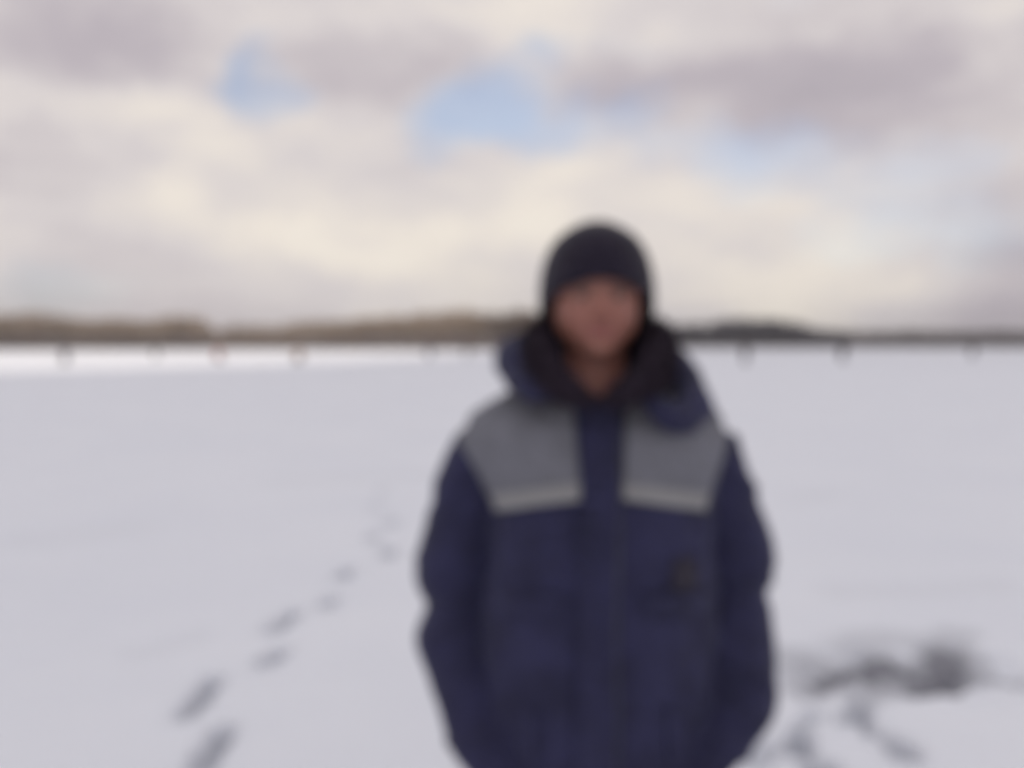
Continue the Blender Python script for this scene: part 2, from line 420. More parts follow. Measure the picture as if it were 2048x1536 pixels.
TOPS_L = [(-1900, 618), (-1500, 628), (-1100, 620), (-700, 622), (-200, 626), (0, 627), (70, 624), (130, 633), (200, 637), (300, 638), (360, 632), (400, 634), (425, 655), (440, 660), (470, 650),
          (540, 653), (560, 650), (600, 641), (700, 639), (770, 632), (830, 626), (880, 624), (920, 616), (970, 625), (1040, 620), (1120, 626), (1330, 640)]
TOPS_M = [(1180, 650), (1290, 648), (1340, 655), (1400, 650), (1450, 642), (1500, 640), (1560, 643), (1600, 650), (1630, 661), (1700, 668)]
TOPS_R = [(1560, 668), (1700, 668), (1800, 665), (1900, 667), (2000, 665), (2100, 668), (2900, 660)]
def spots_for(tops, n, d0, d1, hmin=.6, wide=1.0, boost=1.0):
    xs, ys = [p[0] for p in tops], [p[1] for p in tops]; out = []
    for k in range(n):
        px = rng.uniform(xs[0], xs[-1]); d = rng.uniform(d0, d1); top = np.interp(px, xs, ys) - 8.0
        h = CAM_H + (HORIZON - top) / FPX * d - 1.0
        out.append(((px - 1024) / FPX * d, d, .7, max(1.5, h * boost * rng.uniform(hmin, 1.0)), wide * rng.uniform(.8, 1.25)))
    return out
twig = material('bare_twig', (.42, .34, .265), .9, .05, .15, color2=(.35, .28, .235))
bark = material('dark_bark', (.20, .165, .168), .9, .05, .2)
pine_needle = material('dark_needle', (.180, .168, .192), .8, .05, .2)
dist_twig = material('distant_twig', (.17, .135, .13), .9, .03, .2)
wood('bare_wood', 'leafless tan and brown wood along the sunlit stretch of far shore',
     [bare_tree(s) for s in range(8)] , spots_for(TOPS_L, 2700, 298, 365, .64), [bark, twig])
wood('shore_shrubs', 'dark purplish brown shrubs at the foot of the leafless tan wood', [shrub(s) for s in range(5)],
     [(x, y, z, h * .27, 1.3) for x, y, z, h, w in spots_for(TOPS_L, 1600, 293, 312, .7)], [bark])
wood('evergreen_wood', 'dark grey wood rising as a low hump on the far shore', [pine_tree(s) for s in range(6)],
     spots_for(TOPS_M, 700, 505, 620, .62), [bark, pine_needle])
wood('low_wood', 'low brownish distant treeline past the dark hump of woods', [bare_tree(s + 20, n_twig=190, n_limb=12) for s in range(5)],
     spots_for(TOPS_R, 1900, 655, 790, .75, 1.25), [bark, dist_twig])
wood('low_shrubs', 'dark brush below the low brownish distant treeline', [shrub(s + 9) for s in range(4)],
     [(x, y, z, h * .35, 1.5) for x, y, z, h, w in spots_for(TOPS_R, 600, 650, 672, .7)], [bark])

# ------------------------------------------------------------------ the man
D0 = 1.60                                            # distance of his body axis
CX = P(1197, 700, D0).x
navy = material('navy_cloth', (.030, .030, .080), .75, 14, .18, .0012, 900, spec=.25, sheen=.06)
grey = material('grey_cloth', (.190, .194, .226), .75, 25, .08, .001, 900, spec=.25)
reflect = material('reflective_tape', (.26, .26, .265), .42, 60, .06, .0004, 700, spec=.6)
black_fur = material('black_fur', (.028, .019, .031), .8, 60, .2, spec=.2)
knit = material('dark_knit', (.020, .015, .030), .92, 80, .15, .001, 500, spec=.15, sheen=.2)
trouser = material('trouser_cloth', (.030, .030, .055), .8, 25, .15, .001, 700)
boot_m = material('boot_rubber', (.02, .02, .022), .55, 20, .2)
zipm = material('zip_metal', (.045, .045, .07), .4, 90, .1, spec=.6)
thread = material('badge_thread', (.038, .033, .050), .8, 120, .2)
skin = bpy.data.materials.new('skin'); skin.use_nodes = True; K = NT(skin.node_tree); kb = skin.node_tree.nodes['Principled BSDF']
kcol = K.n('ShaderNodeAttribute', None, attribute_name='tone').outputs['Color']
kn = K.noise(K.n('ShaderNodeTexCoord').outputs['Object'], 120, 4.0)
skin.node_tree.links.new(K.mix(K.m('MULTIPLY', kn, .25), kcol, (.24, .10, .08)), kb.inputs['Base Color'])
kb.inputs['Roughness'].default_value = .5; kb.inputs['Subsurface Weight'].default_value = .12
kb.inputs['Subsurface Radius'].default_value = (.01, .004, .002); kb.inputs['Subsurface Scale'].default_value = .5

man = empty('person', (CX, D0, 0))
tag(man, 'man in navy jacket with grey yoke and dark knit hat, hands in pockets', 'person')
INV = Matrix.Translation((-CX, -D0, 0))
def part(name, me, mat, parent=man, smooth=True):    # meshes are drawn in world space; bring them to the man's own space
    me.transform(INV)
    o = link(name, me, mat, parent, smooth); return o
def zrow(py, d=D0): return P(1024, py, d).z
def xcol(px, d=D0): return P(px, 700, d).x
def ring(cx, cy, z, a, bf, bb, n=40, e=2.3, tilt=0.0):   # superellipse ring, front half-depth bf, back bb
    out = []
    for k in range(n):
        q = 2 * math.pi * k / n; c, s = math.cos(q), math.sin(q)
        x = math.copysign(abs(c) ** (2 / e), c) * a; y = math.copysign(abs(s) ** (2 / e), s)
        out.append((cx + x, cy + y * (bb if y > 0 else bf), z + tilt * y))
    return out

# head: rows in photo pixels -> half-width, front and back of the skull
def head_rings():
    rows = [(462, 20, .02, .03), (470, 46, .045, .055), (490, 70, .066, .080), (520, 84, .086, .095), (555, 90, .096, .102), (590, 88, .096, .100),
            (615, 87, .093, .094), (640, 84, .092, .080), (662, 78, .093, .064), (680, 66, .094, .050), (696, 51, .094, .040), (708, 37, .091, .034), (715, 26, .083, .028)]
    ys = np.array([r[0] for r in rows]); out = []
    hx = xcol(1193)
    for py in np.linspace(462, 715, 110):
        hw, f, b = (np.interp(py, ys, [r[i] for r in rows]) for i in (1, 2, 3))
        hw *= D0 / FPX; z = zrow(py); rr = []
        for k in range(128):
            q = 2 * math.pi * k / 128; c, s = math.cos(q), math.sin(q); e = 2.25
            x = math.copysign(abs(c) ** (2 / e), c) * hw; yv = math.copysign(abs(s) ** (2 / e), s); y = yv * (b if yv > 0 else f)
            if s < 0:                                # features of the face, in metres from its midline
                g = lambda x0, py0, sx_, sy_: math.exp(-((x - x0) / sx_) ** 2 - ((py - py0) / sy_) ** 2)
                dy = 0
                ridge = np.interp(py, [583, 600, 618, 630, 638, 645], [.002, .012, .023, .029, .018, 0])
                dy -= ridge * math.exp(-(x / (.008 + .006 * (py > 615) * min(1, (py - 615) / 15))) ** 2)
                dy -= .006 * (g(.013, 632, .007, 7) + g(-.013, 632, .007, 7))
                dy += .011 * (g(.031, 595, .017, 13) + g(-.031, 595, .017, 13))
                dy -= .005 * (g(.030, 576, .022, 7) + g(-.030, 576, .022, 7))
                dy -= .005 * (g(.040, 628, .022, 20) + g(-.040, 628, .022, 20))
                dy -= .006 * g(0, 657, .022, 6) + .007 * g(0, 670, .019, 6) - .006 * g(0, 663.5, .026, 2.2)
                dy += .003 * g(0, 682, .02, 5); dy -= .007 * g(0, 700, .018, 10)
                y += dy
            rr.append((hx + x, D0 + .02 + y, z))
        out.append(rr)
    return out
body = Shape(); body.loft(head_rings()[::-1])
hx = xcol(1193)
body.tube([(hx, D0 + .045, zrow(640)), (hx, D0 + .04, zrow(720)), (CX, D0 + .045, zrow(800)), (CX, D0 + .05, zrow(850))], [.056, .056, .060, .075], 24)
ZS = zrow(850)
trunk = [(ZS + .0, .06, .05, .05), (ZS - .04, .13, .075, .075), (ZS - .10, .175, .095, .09), (ZS - .22, .165, .105, .10), (ZS - .36, .148, .098, .09),
         (ZS - .46, .150, .10, .095), (ZS - .56, .165, .10, .11), (ZS - .66, .16, .09, .10)]
body.loft([ring(CX, D0 + .03, z, a, f, b) for z, a, f, b in trunk[::-1]])
def arm_pts(side):
    if side < 0: px = [(990, 935, .03), (930, 1050, .03), (912, 1210, .045), (945, 1400, 0.0), (985, 1500, -.045)]
    else: px = [(1402, 935, .03), (1455, 1050, .03), (1471, 1200, .045), (1462, 1400, 0.0), (1420, 1490, -.045)]
    return [P(a, b, D0 + c) for a, b, c in px]
for sd in (-1, 1):
    ap = arm_pts(sd); body.tube(ap, [.045, .045, .040, .034, .026], 16)
    w = ap[-1]; inn = -sd                            # hand: palm and five bent fingers, tucked into the jacket pocket
    pc = w + Vector((inn * .03, -.004, -.05))
    body.tube([w, w + Vector((inn * .014, -.002, -.03)), pc, pc + Vector((inn * .018, 0, -.028))], [.024, .034, .038, .034], 14, flat=(.45, 1.0))
    k0 = pc + Vector((inn * .02, 0, -.035))
    for i, L in enumerate((.060, .068, .063, .050)):
        o = Vector((-inn * (.030 - .020 * i), 0, -(.004 + .008 * (1.5 - abs(i - 1.5)))))
        b0 = k0 + o
        body.tube([b0, b0 + Vector((inn * .006, .004, -L * .45)), b0 + Vector((inn * .010, .016, -L * .78)), b0 + Vector((inn * .012, .030, -L * .92))], [.0095, .009, .0085, .0075], 10)
    tb = w + Vector((inn * .04, -.004, -.035))
    body.tube([tb - Vector((inn * .02, 0, 0)), tb + Vector((inn * .016, -.006, -.022)), tb + Vector((inn * .026, -.008, -.05))], [.013, .0105, .009], 10)
for sd in (-1, 1):
    hip = Vector((CX + sd * .085, D0 + .03, ZS - .62)); kn_ = Vector((CX + sd * .105, D0 + .015, .50)); an = Vector((CX + sd * .115, D0 + .05, .10))
    body.tube([hip, (hip + kn_) / 2, kn_, (kn_ * .55 + an * .45) + Vector((0, .015, 0)), an], [.085, .075, .058, .056, .042], 18)
    body.tube([an + Vector((0, .02, -.045)), an + Vector((sd * .01, -.06, -.055)), an + Vector((sd * .025, -.15, -.068))], [.036, .034, .026], 14)
for sd in (-1, 1):                                   # eyelids
    ex, ey, ez = hx + sd * .031, D0 - .0625, zrow(595)
    for dz, rr_, R_ in ((.0070, .0025, .0125), (.0104, .0036, .0110), (-.0072, .0024, .0122), (-.0104, .0034, .0106)):
        body.tube([(ex + R_ * math.sin(q), ey - R_ * math.cos(q) * .95, ez + dz * (.35 + .65 * math.cos(q))) for q in [R(k) for k in (-75, -45, -15, 15, 45, 75)]], [rr_] * 6, 8, 3)
bme = remeshed(body, 'body', .004, 3, .4)
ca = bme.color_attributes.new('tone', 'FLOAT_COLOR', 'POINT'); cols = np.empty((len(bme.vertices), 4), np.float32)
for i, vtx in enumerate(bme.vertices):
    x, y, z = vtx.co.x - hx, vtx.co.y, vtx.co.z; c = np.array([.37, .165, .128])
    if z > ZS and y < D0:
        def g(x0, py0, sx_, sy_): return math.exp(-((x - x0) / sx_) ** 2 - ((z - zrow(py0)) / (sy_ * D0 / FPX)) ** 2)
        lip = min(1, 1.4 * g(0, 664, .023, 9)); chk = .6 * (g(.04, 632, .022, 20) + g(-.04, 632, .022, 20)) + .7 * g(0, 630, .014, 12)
        brow = min(1, 1.5 * (g(.032, 579, .021, 6) + g(-.032, 579, .021, 6)))  # eyebrow hair, deepened to paint in the shade under the hat rim
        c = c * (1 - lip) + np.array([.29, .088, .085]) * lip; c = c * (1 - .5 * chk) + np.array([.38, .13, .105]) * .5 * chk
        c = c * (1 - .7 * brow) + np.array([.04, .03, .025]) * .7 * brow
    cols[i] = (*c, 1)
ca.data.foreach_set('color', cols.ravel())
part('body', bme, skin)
eye_w = material('shaded_eye_white', (.24, .20, .19), .25, 40, .05); iris = material('iris', (.06, .045, .035), .2, 200, .3)  # eye whites darkened: shade of lashes and hat is put into the colour
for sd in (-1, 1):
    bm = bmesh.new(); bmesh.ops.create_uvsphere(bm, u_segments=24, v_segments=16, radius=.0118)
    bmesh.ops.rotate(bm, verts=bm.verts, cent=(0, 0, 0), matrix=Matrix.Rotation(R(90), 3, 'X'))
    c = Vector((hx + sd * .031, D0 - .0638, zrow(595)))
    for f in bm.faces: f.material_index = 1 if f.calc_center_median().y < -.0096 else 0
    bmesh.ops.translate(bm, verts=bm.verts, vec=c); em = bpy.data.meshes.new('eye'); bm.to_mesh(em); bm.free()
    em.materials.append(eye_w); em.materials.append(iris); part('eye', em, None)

# knitted hat
def hat():
    rows = [(438, 6), (441, 25), (450, 44), (466, 66), (485, 82), (510, 95), (545, 105), (580, 109), (610, 109), (630, 108), (660, 105)]
    hy = [r[0] for r in rows]; N = 160; rings = []
    for t in np.linspace(0, 1, 44):
        rr = []
        for k in range(N):
            q = 2 * math.pi * k / N; c, s = math.cos(q), math.sin(q)      # s < 0 faces the camera
            low = 630 + (s > 0) * 34 * s - (s < 0) * 68 * abs(s) ** 1.25   # lower rim: high over the brow, low at the nape
            py = 438 + (low - 438) * t ** 1.15
            w = (np.interp(py, hy, [r[1] for r in rows]) + 7.0 * min(1, t * 4)) * D0 / FPX
            rib = 1 + .010 * math.cos(q * 40) * min(1, t * 3)
            dep = w * (1.22 - .09 * t)
            rr.append((hx + .002 + c * w * rib, D0 + .024 + s * dep * rib, zrow(py)))
        rings.append(rr)
    inner = [[(hx + (x - hx) * .955, D0 + .026 + (y - D0 - .026) * .955, z + .004) for x, y, z in r] for r in rings[::-1][:14]]
    rings2 = rings + [[(hx + (x - hx) * .98, D0 + .026 + (y - D0 - .026) * .98, z - .003) for x, y, z in rings[-1]]] + inner
    s = Shape(); b = s.loft(rings2); return b.mesh('knit_hat')
part('knit_hat', hat(), knit)

# jacket: torso and sleeves fused into one surface
torso_rows = [(768, 1085, 1310, .055), (790, 1022, 1375, .078), (812, 978, 1412, .095), (838, 948, 1438, .112), (870, 936, 1450, .126), (920, 945, 1446, .138), (1000, 975, 1425, .148),
              (1100, 980, 1421, .150), (1200, 968, 1424, .148), (1300, 968, 1424, .148), (1400, 965, 1426, .150), (1500, 958, 1436, .154), (1600, 948, 1450, .156), (1720, 942, 1458, .156)]
jk = Shape(); tr = []
ty = [r[0] for r in torso_rows]
for py in np.linspace(768, 1720, 70):
    l, r_, dp = (np.interp(py, ty, [q[i] for q in torso_rows]) for i in (1, 2, 3))
    lx, rx_ = P(l, py, D0 + .02), P(r_, py, D0 + .02)
    tr.append(ring((lx.x + rx_.x) / 2, D0 + .03, lx.z, (rx_.x - lx.x) / 2, dp * np.interp(py, [768, 792, 815, 850], [.25, .40, .85, 1]), dp * .95, 48, 2.5))
jk.loft(tr[::-1])
SL = [(868, 968, 56, .02), (905, 955, 66, .02), (960, 938, 68, .025), (1040, 922, 68, .03), (1105, 912, 76, .035), (1150, 904, 79, .04), (1180, 905, 72, .045), (1208, 912, 62, .045),
      (1235, 912, 72, .045), (1272, 910, 81, .04), (1330, 920, 77, .025), (1400, 942, 72, .0), (1460, 960, 67, -.03), (1505, 972, 66, -.055), (1540, 990, 58, -.075), (1570, 1012, 42, -.085)]
SR = [(864, 1428, 52, .02), (900, 1424, 64, .02), (950, 1436, 64, .025), (1040, 1460, 66, .03), (1085, 1470, 74, .035), (1117, 1475, 78, .04), (1150, 1474, 70, .045), (1188, 1470, 60, .045),
      (1220, 1471, 71, .045), (1262, 1472, 81, .04), (1330, 1470, 80, .025), (1400, 1463, 77, .0), (1450, 1450, 72, -.03), (1490, 1432, 66, -.055), (1525, 1412, 56, -.075), (1555, 1390, 42, -.085)]
for S_ in (SL, SR):
    rows = []
    for a in range(len(S_) - 1):
        for k in range(4):
            t = k / 4; t2 = t * t * (3 - 2 * t); q = [S_[a][i] * (1 - t) + S_[a + 1][i] * t for i in range(4)]
            rows.append(q)
    rows.append(list(S_[-1]))
    rings = []
    for py, px, r_, dy in rows:
        c = P(px, py, D0 + dy); rings.append(ring(c.x, c.y, c.z, r_ * D0 / FPX, r_ * D0 / FPX * .98, r_ * D0 / FPX * .98, 32, 2.1))
    jk.loft(rings[::-1])
jme = remeshed(jk, 'jacket', .006, 8, .5)
armL = [(q[1], q[0]) for q in SL]
def wrinkle(c, n):
    z = c.z; ax = abs(c.x - CX)
    v = mnoise.noise(Vector((c.x * 9, c.y * 9, z * 5))) * .006 + mnoise.noise(Vector((c.x * 22, c.y * 22, z * 14 + 3))) * .0028
    if ax > .19 and z < zrow(950): v += .006 * mnoise.noise(Vector((c.x * 6, c.y * 7 + 5, (z + .25 * c.y) * 20))) * max(0, min(1, (ax - .19) / .05))
    if ax < .19: v += .0035 * mnoise.noise(Vector((c.x * 30, c.y * 10, z * 6 + 9)))
    fold = 1 - abs(mnoise.noise(Vector((c.x * 5, c.y * 5 + 2, (z + .5 * c.x * (1 if c.x > CX else -1)) * 11))) * 2.4)
    if ax > .17: v += .007 * max(0, fold) ** 3 - .002
    return v + .003
displace(jme, wrinkle)
jbvh = BVHTree.FromPolygons([v.co.copy() for v in jme.vertices], [tuple(p.vertices) for p in jme.polygons])
jacket = part('jacket', jme, navy)
CAMP = Vector((0, 0, CAM_H))
def hit_px(px, py):
    d = ray(px, py).normalized(); loc, no, _, _ = jbvh.ray_cast(CAMP, d); return loc, no
def panel(name, mat, bottom, top, nu, nv, off=.003, thick=.004, over=False, back_to=None, parent=jacket):
    """a cloth piece laid on the jacket: bottom and top edges given in photo pixels, optionally carried over the shoulder and down the back"""
    def along(poly, u):
        L = [0]
        for a, b in zip(poly, poly[1:]): L.append(L[-1] + math.dist(a, b))
        s = u * L[-1]
        return np.interp(s, L, [p[0] for p in poly]), np.interp(s, L, [p[1] for p in poly])
    rows = []
    for j in range(nv + 1):
        t = j / nv; row = []
        for i in range(nu + 1):
            b, tp = along(bottom, i / nu), along(top, i / nu)
            px, py = b[0] + (tp[0] - b[0]) * t, b[1] + (tp[1] - b[1]) * t
            loc, no = hit_px(px, py)
            if loc is None: loc, no = (rows[-1][i] if rows else (P(px, py, D0), Vector((0, -1, 0))))
            row.append((loc, no))
        rows.append(row)
    if over:
        last = rows[-1]
        for j in range(1, 9):
            row = []
            for i, (loc, no) in enumerate(last):
                o = Vector((loc.x, loc.y + .022 * j, loc.z + .25)); h, n_, _, _ = jbvh.ray_cast(o, Vector((0, 0, -1)))
                if h is None or h.z < loc.z - .12: h, n_ = rows[-1][i]
                row.append((h, n_))
            rows.append(row)
        last = rows[-1]
        for j in range(1, 9):
            row = []
            for i, (loc, no) in enumerate(last):
                z = loc.z + (back_to - loc.z) * j / 8; h, n_, _, _ = jbvh.ray_cast(Vector((loc.x, D0 + .6, z)), Vector((0, -1, 0)))
                if h is None: h, n_ = rows[-1][i]
                row.append((h, n_))
            rows.append(row)
    v = [l + n * off for r in rows for l, n in r]; w = nu + 1
    f = [(j * w + i, j * w + i + 1, (j + 1) * w + i + 1, (j + 1) * w + i) for j in range(len(rows) - 1) for i in range(nu)]
    me = mesh_from(name, v, f); o = part(name, me, mat, parent)
    sm = o.modifiers.new('thick', 'SOLIDIFY'); sm.thickness = thick; sm.offset = 0
    return o
zb = zrow(1000)
panel('yoke', grey, [(990, 1004), (1163, 982)], [(918, 880), (950, 846), (1012, 806), (1145, 800)], 22, 24, over=True, back_to=zb)
panel('yoke', grey, [(1245, 982), (1413, 1004)], [(1253, 800), (1388, 806), (1432, 842), (1456, 876)], 22, 24, over=True, back_to=zb)
panel('reflective_strip', reflect, [(996, 1022), (1164, 1000)], [(986, 988), (1163, 966)], 20, 5, .0062, .003)
panel('reflective_strip', reflect, [(1245, 1000), (1407, 1021)], [(1245, 966), (1413, 987)], 20, 5, .0062, .003)
pl = panel('placket', navy, [(1150, 1700), (1232, 1700)], [(1163, 806), (1244, 806)], 10, 70, .006, .010)
panel('zip_tape', zipm, [(1228, 1690), (1232, 1690)], [(1238, 815), (1242, 815)], 2, 60, .0125, .003, parent=pl)
for py in range(860, 1680, 118):
    c, n_ = hit_px(1196 - (py - 806) * .012, py)
    if c is None: continue
    bm = bmesh.new(); bmesh.ops.create_cone(bm, cap_ends=True, segments=16, radius1=.0065, radius2=.005, depth=.003)
    bm.transform(Matrix.Translation(c + n_ * .0125) @ n_.to_track_quat('Z', 'Y').to_matrix().to_4x4())
    sm_ = bpy.data.meshes.new('snap'); bm.to_mesh(sm_); bm.free(); part('snap', sm_, navy, pl)
panel('chest_pocket_flap', navy, [(1284, 1222), (1345, 1228), (1404, 1218)], [(1282, 1188), (1404, 1184)], 14, 6, .005, .006)
panel('badge', thread, [(1342, 1180), (1392, 1178)], [(1346, 1118), (1390, 1116)], 8, 8, .004, .003)
panel('chest_pocket_flap', navy, [(1012, 1222), (1070, 1228), (1130, 1220)], [(1014, 1186), (1130, 1188)], 14, 6, .005, .006)
panel('pocket_welt', navy, [(1040, 1530), (1075, 1530)], [(1045, 1420), (1078, 1415)], 5, 12, .005, .006)
panel('pocket_welt', navy, [(1335, 1530), (1370, 1530)], [(1330, 1415), (1362, 1420)], 5, 12, .005, .006)

# hood folded down round the collar, and the black fur lining that frames the neck
hd = Shape()
hd.tube([P(1090, 792, D0 - .12), P(1050, 768, D0 - .07), P(1024, 724, D0 + .02), P(1052, 705, D0 + .09), P(1130, 700, D0 + .15), P(1210, 705, D0 + .165), P(1290, 720, D0 + .14),
         P(1350, 755, D0 + .08), P(1378, 795, D0 + .01), P(1376, 836, D0 - .06), P(1340, 832, D0 - .100), P(1290, 796, D0 - .115)],
        [.018, .026, .036, .046, .056, .060, .056, .048, .042, .037, .028, .014], 20, 6, flat=(.85, .95))
hme = remeshed(hd, 'hood', .005, 4)
displace(hme, lambda c, n: .010 * mnoise.noise(c * 15) + .004 * mnoise.noise(c * 34))
part('hood', hme, navy, jacket)
fc = Shape()
left = [(1190, 806, -.135, .008), (1154, 790, -.135, .016), (1108, 762, -.118, .026), (1082, 732, -.07, .034), (1078, 708, .0, .040), (1096, 694, .075, .040), (1145, 684, .115, .040)]
right = [(2394 - a + 2, b, c, r) for a, b, c, r in left]
pth = [P(a, b, D0 + c) for a, b, c, r in left] + [P(1197, 680, D0 + .125)] + [P(a, b, D0 + c) for a, b, c, r in right[::-1]]
rad = [r for *_, r in left] + [.04] + [r for *_, r in right[::-1]]
ptv, rdv = spline(pth, rad, 8); rings = []
for i, p in enumerate(ptv):
    t = (ptv[min(i + 1, len(ptv) - 1)] - ptv[max(i - 1, 0)]).normalized(); up = Vector((0, 0, 1)); a = (up - t * up.dot(t)).normalized(); b = t.cross(a)
    tall = 1.35
    rings.append([p + a * (math.cos(q) * rdv[i] * tall) + b * (math.sin(q) * rdv[i] * .72) for q in [2 * math.pi * k / 24 for k in range(24)]])
fc.loft(rings)
fme0 = remeshed(fc, 'fur_collar', .005, 3)
displace(fme0, lambda c, n: .006 * mnoise.noise(c * 30))
vs = np.array([v.co[:] for v in fme0.vertices]); ns = np.array([v.normal[:] for v in fme0.vertices])
fv, ff = [tuple(v) for v in vs], [tuple(p.vertices) for p in fme0.polygons]
idx = rng.integers(0, len(vs), 9000); r1 = rng.normal(size=(9000, 3)); r2 = rng.normal(size=(9000, 3))
for k, i in enumerate(idx):
    d = ns[i] + .55 * r1[k] + np.array([0, 0, -.25]); d /= np.linalg.norm(d); s_ = np.cross(d, r2[k]); s_ = s_ / np.linalg.norm(s_) * .0011
    p = vs[i] + ns[i] * -.001; e = p + d * rng.uniform(.010, .021); b0 = len(fv)
    fv += [tuple(p - s_), tuple(p + s_), tuple(e)]; ff.append((b0, b0 + 1, b0 + 2))
part('fur_collar', mesh_from('fur_collar', fv, ff), black_fur, jacket)

# trousers and boots (below the frame)
ts = Shape()
ts.loft([ring(CX, D0 + .03, z, a, f, b, 32) for z, a, f, b in [(.78, .165, .105, .115), (.86, .17, .11, .12), (.95, .17, .11, .115)]])
for sd in (-1, 1):
    ts.tube([(CX + sd * .088, D0 + .03, .86), (CX + sd * .095, D0 + .025, .70), (CX + sd * .107, D0 + .018, .50), (CX + sd * .112, D0 + .035, .30), (CX + sd * .115, D0 + .045, .17)], [.105, .10, .085, .083, .086], 24)
tme = remeshed(ts, 'trousers', .008, 4); displace(tme, lambda c, n: .006 * mnoise.noise(Vector((c.x * 12, c.y * 12, c.z * 8))))
part('trousers', tme, trouser)
for sd in (-1, 1):
    bsh = Shape(); bx_ = CX + sd * .115
    bsh.tube([(bx_, D0 + .05, .27), (bx_, D0 + .05, .16), (bx_, D0 + .045, .09)], [.062, .060, .058], 18)
    bsh.tube([(bx_, D0 + .075, .055), (bx_ + sd * .008, D0 - .03, .055), (bx_ + sd * .022, D0 - .13, .045)], [.050, .054, .045], 18, flat=(.9, 1.0))
    bsh.tube([(bx_, D0 + .085, .018), (bx_ + sd * .008, D0 - .03, .018), (bx_ + sd * .024, D0 - .145, .018)], [.050, .056, .048], 18, flat=(.36, 1.0))
    part('boot', remeshed(bsh, 'boot', .006, 4), boot_m)

# ------------------------------------------------------------------ anglers far out on the ice
def figure(seated):
    """coarse but continuous body with separate clothes; returns {part: mesh} in its own space, feet on z = 0, facing -y"""
    B, C_, T_, H_ = Shape(), Shape(), Shape(), Shape(); boots = []
    hipz = .50 if seated else .88; lean = -.10 if seated else -.02
    sh = Vector((0, lean, hipz + .52)); hd_ = sh + Vector((0, -.03 + lean * .3, .24))
    B.loft([ring(hd_.x, hd_.y, hd_.z + z, a, a * 1.15, a * 1.2, 20, 2.1) for z, a in [(-.115, .035), (-.09, .055), (-.04, .072), (.02, .077), (.07, .07), (.105, .042)]])
    B.tube([hd_ + Vector((0, -.085, .015)), hd_ + Vector((0, -.10, -.02))], [.010, .015], 8)      # nose
    B.tube([hd_ + Vector((0, .02, -.05)), sh + Vector((0, 0, .02))], [.055, .062], 14)
    B.tube([(0, 0, hipz), (0, lean * .5, hipz + .25), sh - Vector((0, 0, .04))], [.15, .14, .15], 18, flat=(.68, 1.0))
    C_.tube([(0, 0, hipz - .12), (0, lean * .1, hipz + .05), (0, lean * .5, hipz + .27), sh - Vector((0, 0, .05)), sh + Vector((0, 0, .04))], [.215, .215, .205, .205, .10], 22, flat=(.78, 1.0))
    C_.tube([sh + Vector((0, 0, .03)), sh + Vector((0, -.01, .09))], [.095, .085], 16)
    for sd in (-1, 1):
        s0 = sh + Vector((sd * .19, 0, -.05))
        if seated: e = s0 + Vector((sd * .07, -.06, -.27)); w = e + Vector((-sd * .10, -.22, -.02))
        else: e = s0 + Vector((sd * .07, .03, -.28)); w = e + Vector((-sd * .02, -.10, -.23))
        B.tube([s0, e, w], [.05, .042, .03], 10); C_.tube([s0 - Vector((sd * .03, 0, 0)), (s0 + e) / 2, e, w + (e - w) * .1], [.085, .082, .075, .06], 14)
        dr = (w - e).normalized(); sdv = dr.cross(Vector((0, 0, 1)) if seated else Vector((0, 1, 0))).normalized()
        pm_ = w + dr * .06; B.tube([w, pm_, pm_ + dr * .02], [.03, .04, .036], 10, flat=(.6, 1))
        for i, L in enumerate((.065, .075, .07, .055)):
            b0 = pm_ + dr * .03 + sdv * (.030 - .02 * i); dn = Vector((0, 0, -1)) if seated else Vector((0, -1, 0))
            B.tube([b0, b0 + dr * L * .6, b0 + dr * L * .8 + dn * .025], [.0105, .010, .009], 8)
        B.tube([w + dr * .02, w + dr * .05 + sdv * .05, w + dr * .085 + sdv * .06], [.014, .012, .010], 8)
        hp = Vector((sd * .09, 0, hipz))
        if seated: kn2 = Vector((sd * .16, -.42, .50)); an2 = Vector((sd * .17, -.40, .10))
        else: kn2 = Vector((sd * .11, -.01, .47)); an2 = Vector((sd * .12, .02, .10))
        B.tube([hp, (hp + kn2) / 2, kn2, (kn2 + an2) / 2, an2], [.085, .075, .06, .055, .042], 12)
        B.tube([an2 + Vector((0, .02, -.05)), an2 + Vector((sd * .01, -.15, -.062))], [.036, .03], 10)
        T_.tube([hp, (hp + kn2) / 2, kn2, (kn2 + an2) / 2, an2 + Vector((0, 0, .10))], [.12, .11, .095, .09, .085], 14)
        bo = Shape(); bo.tube([an2 + Vector((0, 0, .16)), an2 + Vector((0, 0, .0)), an2 + Vector((0, 0, -.04))], [.062, .06, .056], 12)
        bo.tube([an2 + Vector((0, .03, -.052)), an2 + Vector((sd * .008, -.07, -.052)), an2 + Vector((sd * .02, -.16, -.058))], [.046, .05, .040], 12)
        boots.append(remeshed(bo, 'boot', .012, 2))
    H_.loft([ring(hd_.x, hd_.y + .005, hd_.z + z, a, a * 1.14, a * 1.18, 24, 2.1) for z, a in [(.03, .086), (.065, .088), (.10, .078), (.128, .055), (.14, .02)]])
    return dict(body=[remeshed(B, 'body', .009, 2)], coat=[remeshed(C_, 'coat', .014, 4)], trousers=[remeshed(T_, 'trousers', .014, 3)], hat=[H_.mesh('hat')], boot=boots)
def paint_tone(me):
    a = me.color_attributes.new('tone', 'FLOAT_COLOR', 'POINT'); a.data.foreach_set('color', np.tile([.33, .165, .125, 1], len(me.vertices)).astype(np.float32))
fig_stand, fig_sit = figure(False), figure(True)
for fg in (fig_stand, fig_sit): paint_tone(fg['body'][0])
dark_boot = boot_m
def cloth(c): return material('coat_cloth', tuple(q * 1.45 for q in c) if max(c) < .15 else c, .8, 20, .12)
box_body = Shape()
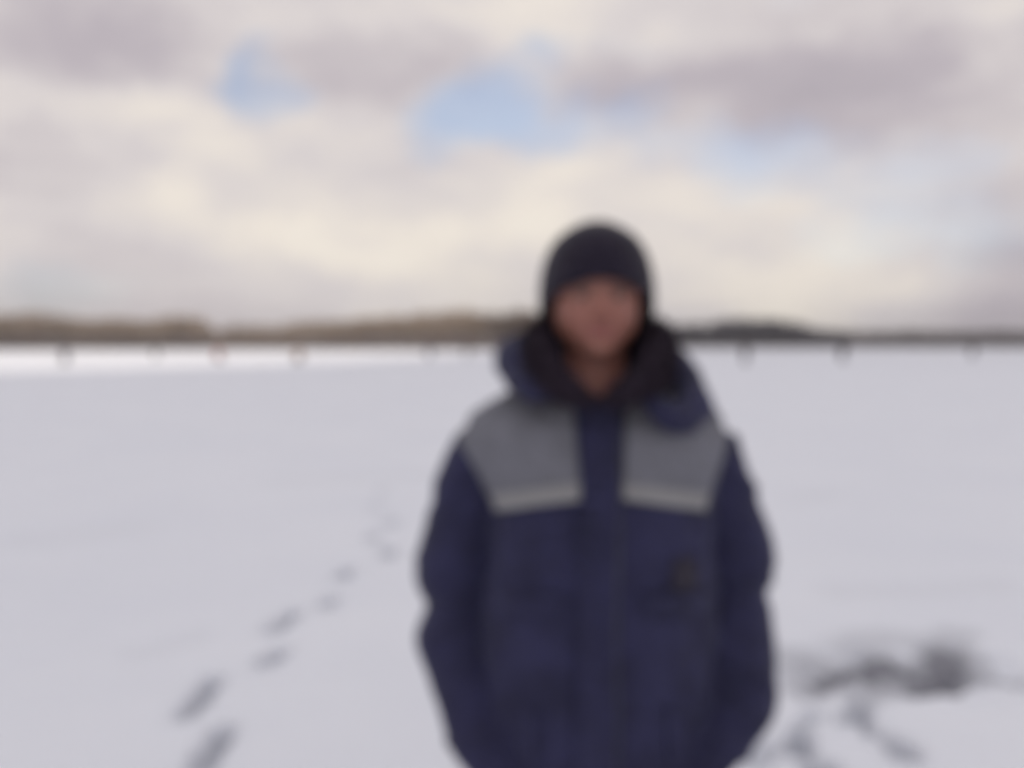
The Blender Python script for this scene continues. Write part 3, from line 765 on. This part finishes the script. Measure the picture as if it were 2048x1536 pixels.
def rounded_box(w, d, z0, z1, e=.03):
    s = Shape(); s.loft([ring(0, 0, z, w / 2 - i, d / 2 - i, d / 2 - i, 32, 8) for z, i in [(z0, e * .5), (z0 + e, 0), (z1 - e, 0), (z1, e * .4)]]); return s
def angler(px, py, seated, coat, trous, hatc, label, rz):
    g = G(px, py); o = empty('person', (g.x, g.y, 0), rz)
    tag(o, label, 'person', 'anglers scattered far out on the ice')
    fg = fig_sit if seated else fig_stand
    cm_, tm_, hm_ = cloth(coat), cloth(trous), cloth(hatc)
    for nm, ms in fg.items():
        for me in ms:
            mt = {'body': skin, 'coat': cm_, 'trousers': tm_, 'hat': hm_, 'boot': dark_boot}[nm]
            if not me.materials: me.materials.append(mt); me.polygons.foreach_set('use_smooth', [True] * len(me.polygons))
            c = bpy.data.objects.new(nm, me); COL.objects.link(c); c.parent = o
            c.material_slots[0].link = 'OBJECT'; c.material_slots[0].material = mt
    if seated:
        bxo = empty('tackle_box', (g.x, g.y, 0), rz); d_ = box_lab[label]
        tag(bxo, d_, 'box', 'boxes the anglers sit on')
        link('box_body', box_me[0], box_mat, bxo); link('lid', box_me[1], lid_mat, bxo)
box_me = [rounded_box(.40, .30, 0.0, .33).mesh('box_body'), rounded_box(.42, .32, .333, .375, .012).mesh('lid')]
box_mat = material('box_metal', (.22, .23, .24), .5, 10, .1); lid_mat = material('box_lid', (.06, .06, .06), .7, 10, .1)
ANG = [
    (130, 728, True, (.075, .07, .11), (.05, .05, .06), (.04, .04, .05), 'distant seated angler in dark purplish coat on the sunlit snow', .5),
    (312, 718, False, (.06, .065, .07), (.045, .045, .05), (.05, .05, .055), 'small distant standing angler in grey on sunlit snow below the wood', -.3),
    (435, 723, True, (.42, .07, .055), (.10, .06, .06), (.30, .06, .05), 'distant seated angler in a red coat below the dip in the wood', .9),
    (600, 725, True, (.34, .17, .085), (.16, .12, .09), (.12, .10, .08), 'distant seated angler in an orange brown coat', -.7),
    (858, 716, True, (.07, .09, .22), (.05, .05, .08), (.05, .05, .08), 'distant seated angler in a blue coat', .2),
    (935, 716, False, (.09, .075, .06), (.06, .055, .05), (.05, .05, .05), 'distant standing angler in brown beside the man in the navy jacket', 2.6),
    (1490, 728, False, (.055, .057, .07), (.045, .045, .055), (.04, .04, .045), 'distant standing angler in dark clothes below the hump of dark woods', .4),
    (1685, 725, False, (.07, .068, .085), (.06, .06, .065), (.05, .05, .05), 'distant standing angler in dark grey where the low treeline begins', 2.9),
    (1945, 717, False, (.05, .045, .07), (.045, .045, .055), (.04, .04, .05), 'distant standing angler in dark purplish clothes below the low treeline', -1.2)]
box_lab = {a[6]: 'small grey box under the distant angler in the ' + n for a, n in zip(ANG, ['dark purplish coat', '', 'red coat', 'orange brown coat', 'blue coat', '', '', '', '']) if a[2]}
for px, py, st, c, t_, h_, lab, rz in ANG: angler(px, py, st, c, t_, h_, lab, rz)

# ------------------------------------------------------------------ thin winter haze over the ice
hz = bpy.data.materials.new('haze'); hz.use_nodes = True; hz.node_tree.nodes.clear(); ht = NT(hz.node_tree)
pv = ht.n('ShaderNodeVolumePrincipled', {'Color': (.93, .95, 1.0, 1), 'Density': .00045})
ht.t.links.new(pv.outputs[0], ht.n('ShaderNodeOutputMaterial').inputs['Volume'])
bm = bmesh.new(); bmesh.ops.create_cube(bm, size=1.0)
bm.transform(Matrix.Translation((0, 5000, 14.0)) @ Matrix.Diagonal((22000, 26000, 32.0, 1)))
hme_ = bpy.data.meshes.new('haze'); bm.to_mesh(hme_); bm.free()
tag(link('haze', hme_, hz, smooth=False), kind='stuff')
